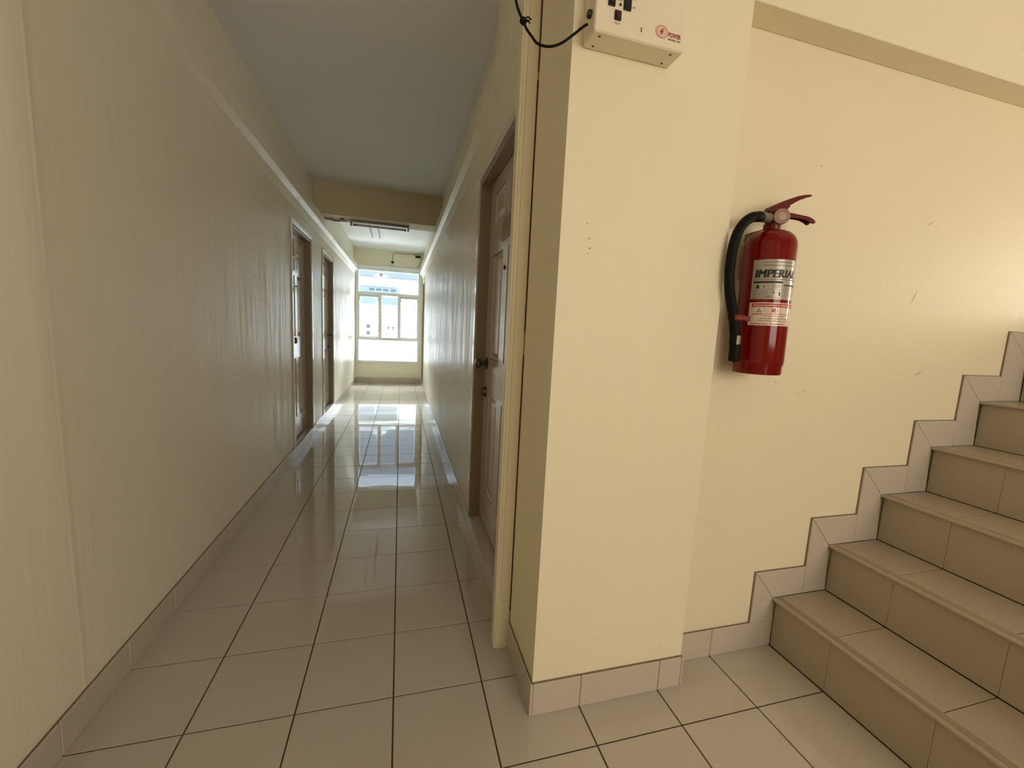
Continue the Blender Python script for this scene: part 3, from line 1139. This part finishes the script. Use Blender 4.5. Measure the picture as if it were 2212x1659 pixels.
M_logo = mat('logo_red', (0.32, 0.02, 0.04), 0.5)
M_logor = mat('logo_ring', (0.34, 0.14, 0.05), 0.5)
M_logof = mat('logo_fill', (0.72, 0.50, 0.38), 0.5)
box_text('POWER', 0.6715, 2.0165, 0.0148, M_logo, 'brand_lettering', off=0.0005, width=0.0375)
box_text('MODEL: SAF', 0.6715, 2.0085, 0.0060, M_inkg, 'model_lettering', off=0.0002, width=0.0375)
box_text('FUSE', 0.4785, 2.060, 0.0055, M_inkg, 'switch_lettering', width=0.0105)
box_text('POWER', 0.5165, 2.0665, 0.0055, M_inkg, 'switch_lettering', width=0.0155)
box_text('ON', 0.5630, 2.0765, 0.0055, M_scuff, 'switch_lettering', width=0.0085)
box_text('OFF', 0.5610, 2.0585, 0.0055, M_inkg, 'switch_lettering', width=0.0105)
box_text('TEST', 0.5145, 2.0125, 0.0060, M_inkg, 'switch_lettering', width=0.0155)
b = MB()
cx, cz, ra, rb = 0.6515, 2.0240, 0.0185, 0.0150
n = 40
vs = []
for rr in (1.0, 0.92):
    for k in range(n):
        a = 2 * math.pi * k / n
        vs.append((cx + ra * rr * math.cos(a), BY0 - 0.0006, cz + rb * rr * math.sin(a)))
b.add(vs, [(k, (k + 1) % n, n + (k + 1) % n, n + k) for k in range(n)])
mk('logo_ring', b, M_logor, pbx)
b = MB()
b.add(vs[n:], [tuple(range(n))])
b.v = [(p[0], BY0 - 0.0004, p[2]) for p in b.v]
mk('logo_field', b, M_logof, pbx)
b = MB()
bolt = [(-0.0065, -0.0105), (-0.0010, -0.0035), (-0.0035, -0.0030), (-0.0055, 0.0005), (0.0065, 0.0105), (0.0020, 0.0020), (0.0045, 0.0015), (0.0010, -0.0045)]
b.add([(cx + u, BY0 - 0.0009, cz + v) for u, v in bolt], [(0, 1, 7), (1, 2, 5, 6), (1, 6, 7), (2, 3, 4, 5)])
mk('logo_bolt', b, M_logo, pbx)
for sx in (BX0 + 0.022, BX1 - 0.03):
    for sy in (BY0 + 0.016, BY1 - 0.016):
        b = MB()
        b.lathe([(0.0032, 0), (0.0030, 0.0016), (0.0012, 0.002)], (sx, sy, BZ0), (0, 0, -1), 12)
        mk('screw', b, M_brass, pbx)
b = MB()
b.lathe([(0.0095, 0), (0.0095, 0.008), (0.007, 0.010)], (BX0, 0.100, 2.040), (-1, 0, 0), 8)
mk('fuse_holder', b, M_black, pbx)
# its cable, knotted to a tie by the post
b = MB()
b.tube([(0.262, 0.13, 2.10), (0.272, 0.13, 2.047), (0.281, 0.13, 2.025), (0.293, 0.13, 2.006), (0.303, 0.13, 1.990), (0.318, 0.13, 1.976), (0.330, 0.13, 1.965),
        (0.348, 0.13, 1.9615), (0.372, 0.128, 1.964), (0.398, 0.122, 1.975), (0.425, 0.115, 1.996), (0.447, 0.108, 2.014), (0.4565, 0.106, 2.020)], 0.0032, 10, sub=6)
b.tube([(0.262, 0.13, 2.10), (0.255, 0.16, 2.25), (0.300, 0.35, 2.45), (0.395, 0.415, 2.60)], 0.0032, 8, sub=6)
cab = tag(mk('power_cable', b, M_rubber), 'thin black cable looping from the power box towards the door post', 'cable')
b = MB()
b.lathe([(0.007, -0.006), (0.0085, 0), (0.006, 0.007)], (0.2925, 0.13, 2.0065), (0.5, 0, -0.7), 10)
b.tube([(0.2925, 0.128, 2.008), (0.303, 0.124, 2.014), (0.311, 0.122, 2.008)], 0.0018, 6, sub=4)
b.tube([(0.2925, 0.128, 2.006), (0.303, 0.126, 2.008), (0.309, 0.124, 2.001)], 0.0018, 6, sub=4)
b.tube([(0.2925, 0.128, 2.005), (0.300, 0.124, 2.003), (0.306, 0.122, 2.006)], 0.0018, 6, sub=4)
mk('knotted_tie', b, M_rubber, cab)

# ------------------------------------------------------------------ fluorescent batten under the beam
fl = thing('fluorescent_batten', 'unlit fluorescent tube batten fixed under the corridor cross beam', 'light', (-0.24, 4.23, 2.392))
b = MB()
b.cbox(-0.560, 0.084, 4.205, 4.255, 2.366, 2.392, 0.002)
mk('housing', b, M_greyp, fl)
for x0, x1 in ((-0.562, -0.544), (0.068, 0.086)):
    b = MB()
    b.cbox(x0, x1, 4.212, 4.248, 2.326, 2.392, 0.003)
    mk('lamp_holder', b, M_greyp, fl)
b = MB()
b.lathe([(0.006, 0), (0.013, 0.004), (0.013, 0.588), (0.006, 0.592)], (-0.535, 4.228, 2.341), (1, 0, 0), 20)
tb = mk('tube', b, M_tube, fl)
b = MB()
b.lathe([(0.0136, 0), (0.0136, 0.05)], (-0.535, 4.228, 2.341), (1, 0, 0), 20)
mk('tube_cap', b, M_greyp, tb)
b = MB()
b.lathe([(0.0136, 0), (0.0136, 0.022)], (0.035, 4.228, 2.341), (1, 0, 0), 20)
mk('tube_cap', b, M_greyp, tb)
b = MB()
b.tube([(-0.860, 4.27, 2.386), (-0.80, 4.28, 2.383), (-0.74, 4.33, 2.380), (-0.66, 4.25, 2.382), (-0.562, 4.24, 2.380)], 0.004, 8)
b.tube([(-0.860, 4.24, 2.386), (-0.78, 4.25, 2.380), (-0.72, 4.27, 2.375), (-0.64, 4.29, 2.382), (-0.60, 4.26, 2.386)], 0.004, 8)
b.tube([(-0.76, 4.20, 2.386), (-0.71, 4.30, 2.372), (-0.66, 4.22, 2.384)], 0.003, 8)
b.cbox(-0.66, -0.625, 4.19, 4.25, 2.372, 2.3915, 0.003)
M_wire = mat('brown_wire', (0.13, 0.085, 0.05), 0.6)
tag(mk('loose_wiring', b, M_wire), 'tangled brown wiring under the beam left of the batten', 'cable')
# two dark cable slots on the far ceiling
for nm, x0, x1 in (('left', -0.462, -0.492), ('right', -0.340, -0.366)):
    b = MB()
    b.prism([(x0 - 0.017, 5.2), (x0 + 0.017, 5.2), (x1 + 0.006, 6.9), (x1 - 0.006, 6.9)], 2, ZC - 0.012, ZC)
    tag(mk('ceiling_strip', b, M_ink), '%s one of two thin black strips on the far ceiling behind the batten' % nm, 'strip', 'black strips on the far ceiling')

# ------------------------------------------------------------------ camera above the window
cc = thing('security_camera', 'small white security camera with black lens above the far window', 'camera', (-0.171, YB, 2.435))
b = MB()
b.cbox(-0.212, -0.130, YB - 0.035, YB - 0.002, 2.458, 2.535, 0.008)
mk('camera_body', b, M_white, cc)
b = MB()
b.lathe([(0.026, 0), (0.026, 0.008), (0.014, 0.012)], (-0.171, YB - 0.035, 2.497), (0, -1, 0), 20)
mk('lens', b, M_black, cc)
b = MB()
b.cbox(-0.215, -0.125, YB - 0.05, YB - 0.001, 2.432, 2.440, 0.002)
b.box(-0.18, -0.162, YB - 0.02, YB - 0.006, 2.438, 2.460)
mk('bracket', b, M_white, cc)
b = MB()
b.tube([(-0.165, YB - 0.006, 2.542), (-0.165, YB - 0.006, 2.60), (-0.163, YB - 0.006, 2.655), (-0.140, YB - 0.006, 2.682), (-0.06, YB - 0.006, 2.690), (0.10, YB - 0.006, 2.688), (0.25, YB - 0.006, 2.698), (0.40, YB - 0.006, 2.706)], 0.0042, 8)
b.tube([(0.25, YB - 0.006, 2.698), (0.275, YB - 0.02, 2.668), (0.279, YB - 0.022, 2.660)], 0.004, 8)
b.tube([(0.392, YB - 0.03, 2.655), (0.408, YB - 0.03, 2.63), (0.398, YB - 0.03, 2.57), (0.370, YB - 0.03, 2.52), (0.375, YB - 0.03, 2.49), (0.345, YB - 0.03, 2.455), (0.330, YB - 0.03, 2.468)], 0.0048, 8)
wc = tag(mk('camera_wiring', b, M_wire), 'brown cable running over the far window to the black adapter', 'cable')
b = MB()
b.cbox(0.285, 0.385, YB - 0.045, YB - 0.004, 2.628, 2.672, 0.006)
tag(mk('power_adapter', b, M_black), 'black power adapter hanging in the upper right corner above the far window', 'adapter')

# ------------------------------------------------------------------ scuffs and specks on the near walls


def scuff(parent, cx, cz, w, h, ang, y, m):
    n = 10
    vs = []
    ca, sa = math.cos(ang), math.sin(ang)
    for k in range(n):
        a = 2 * math.pi * k / n
        u, v = w * math.cos(a), h * math.sin(a) * (1 + 0.3 * math.sin(3 * a))
        vs.append((cx + u * ca - v * sa, y, cz + u * sa + v * ca))
    t = MB()
    t.add(vs, [tuple(range(n))[::-1]])
    mk('scuff_mark', t, m, parent)


for cx, cz, w, h, a in ((0.520, 1.505, 0.004, 0.003, 0.3), (0.523, 1.478, 0.005, 0.003, 0), (0.518, 1.462, 0.002, 0.002, 0), (0.51, 1.545, 0.003, 0.002, 0)):
    scuff(pil, cx, cz, w, h, a, YP - 0.0004, M_scuff)
for cx, cz in ((0.640, 0.235), (0.900, 0.165), (0.60, 0.16)):
    scuff(pil, cx, cz, 0.0016, 0.0016, 0, YP - 0.0004, M_scuffd)
for cx, cz, w, h, a, m in ((1.355, 1.093, 0.010, 0.0016, -0.7, M_scuff), (1.495, 1.062, 0.012, 0.0016, 0.35, M_scuff), (1.470, 1.050, 0.010, 0.0012, 0.3, M_scuff), (1.432, 1.864, 0.0022, 0.0022, 0, M_scuffd),
                           (2.02, 1.735, 0.02, 0.002, 0.5, M_scuff), (2.10, 1.14, 0.02, 0.003, 0.4, M_scuff), (2.0, 1.45, 0.03, 0.002, 1.1, M_scuff)):
    scuff(wst, cx, cz, w, h, a, YS - 0.0004, m)

# ------------------------------------------------------------------ outside: neighbour across the courtyard
b = MB()
b.box(-14, 14, YB + 0.3, 40, -3.4, -3.2)
struct(mk('ground', b, M_ground))
nb = thing('neighbour_building', 'sunlit white building with a blue-grey roof seen through the far window', 'building', (0, 16, -3.2))
b = MB()
b.box(-9, 9, 16.0, 22, -3.2, 2.86)
b.box(-9, 9, 15.85, 16.0, 2.66, 2.98)
mk('facade', b, M_outw, nb)
b = MB()
b.prism([(15.75, 2.985), (15.75, 3.03), (19, 6.0), (22.2, 3.03), (22.2, 2.985)], 0, -9.2, 9.2)
mk('roof', b, M_roof, nb)
b = MB()
b.prism([(-1.02, 2.99), (-0.44, 2.99), (-0.60, 3.10), (-0.73, 3.18), (-0.86, 3.10)], 1, 15.70, 16.2)
gb = mk('gable', b, M_outw, nb)
b = MB()
b.lathe([(0.072, 0), (0.072, 0.02)], (-0.73, 15.70, 3.075), (0, -1, 0), 20)
mk('gable_vent', b, M_vent, gb)
b = MB()
b.box(-4.5, -0.09, 15.90, 16.0, 2.38, 2.61)
tp = mk('teal_panel', b, M_teal, nb)
for x in (-1.17, -0.92, -0.66, -0.38):
    b = MB()
    b.box(x, x + 0.18, 15.88, 15.91, 2.50, 2.57)
    mk('vent_slot', b, M_vent, tp)
for x0, x1 in ((-4.5, -2.7), (-2.6, -0.95), (-0.88, -0.10)):
    b = MB()
    b.box(x0, x1, 15.93, 16.0, 1.98, 2.26)
    mk('window', b, M_blue, nb)
b = MB()
b.box(-4.5, -0.08, 15.88, 16.0, 1.91, 1.975)
mk('window_sill', b, M_outw, nb)
for z in (1.06, 0.80):
    b = MB()
    b.box(-1.27, -1.14, 15.95, 16.0, z, z + 0.14)
    mk('wall_vent', b, M_vent, nb)
for x in (-0.50, -0.33):
    b = MB()
    b.box(x, x + 0.09, 15.92, 16.0, 1.09, 1.14)
    b.box(x + 0.03, x + 0.06, 15.92, 16.0, 1.02, 1.09)
    mk('bracket', b, M_vent, nb)

for o in bpy.data.objects:
    if '_w' in o:
        del o['_w']
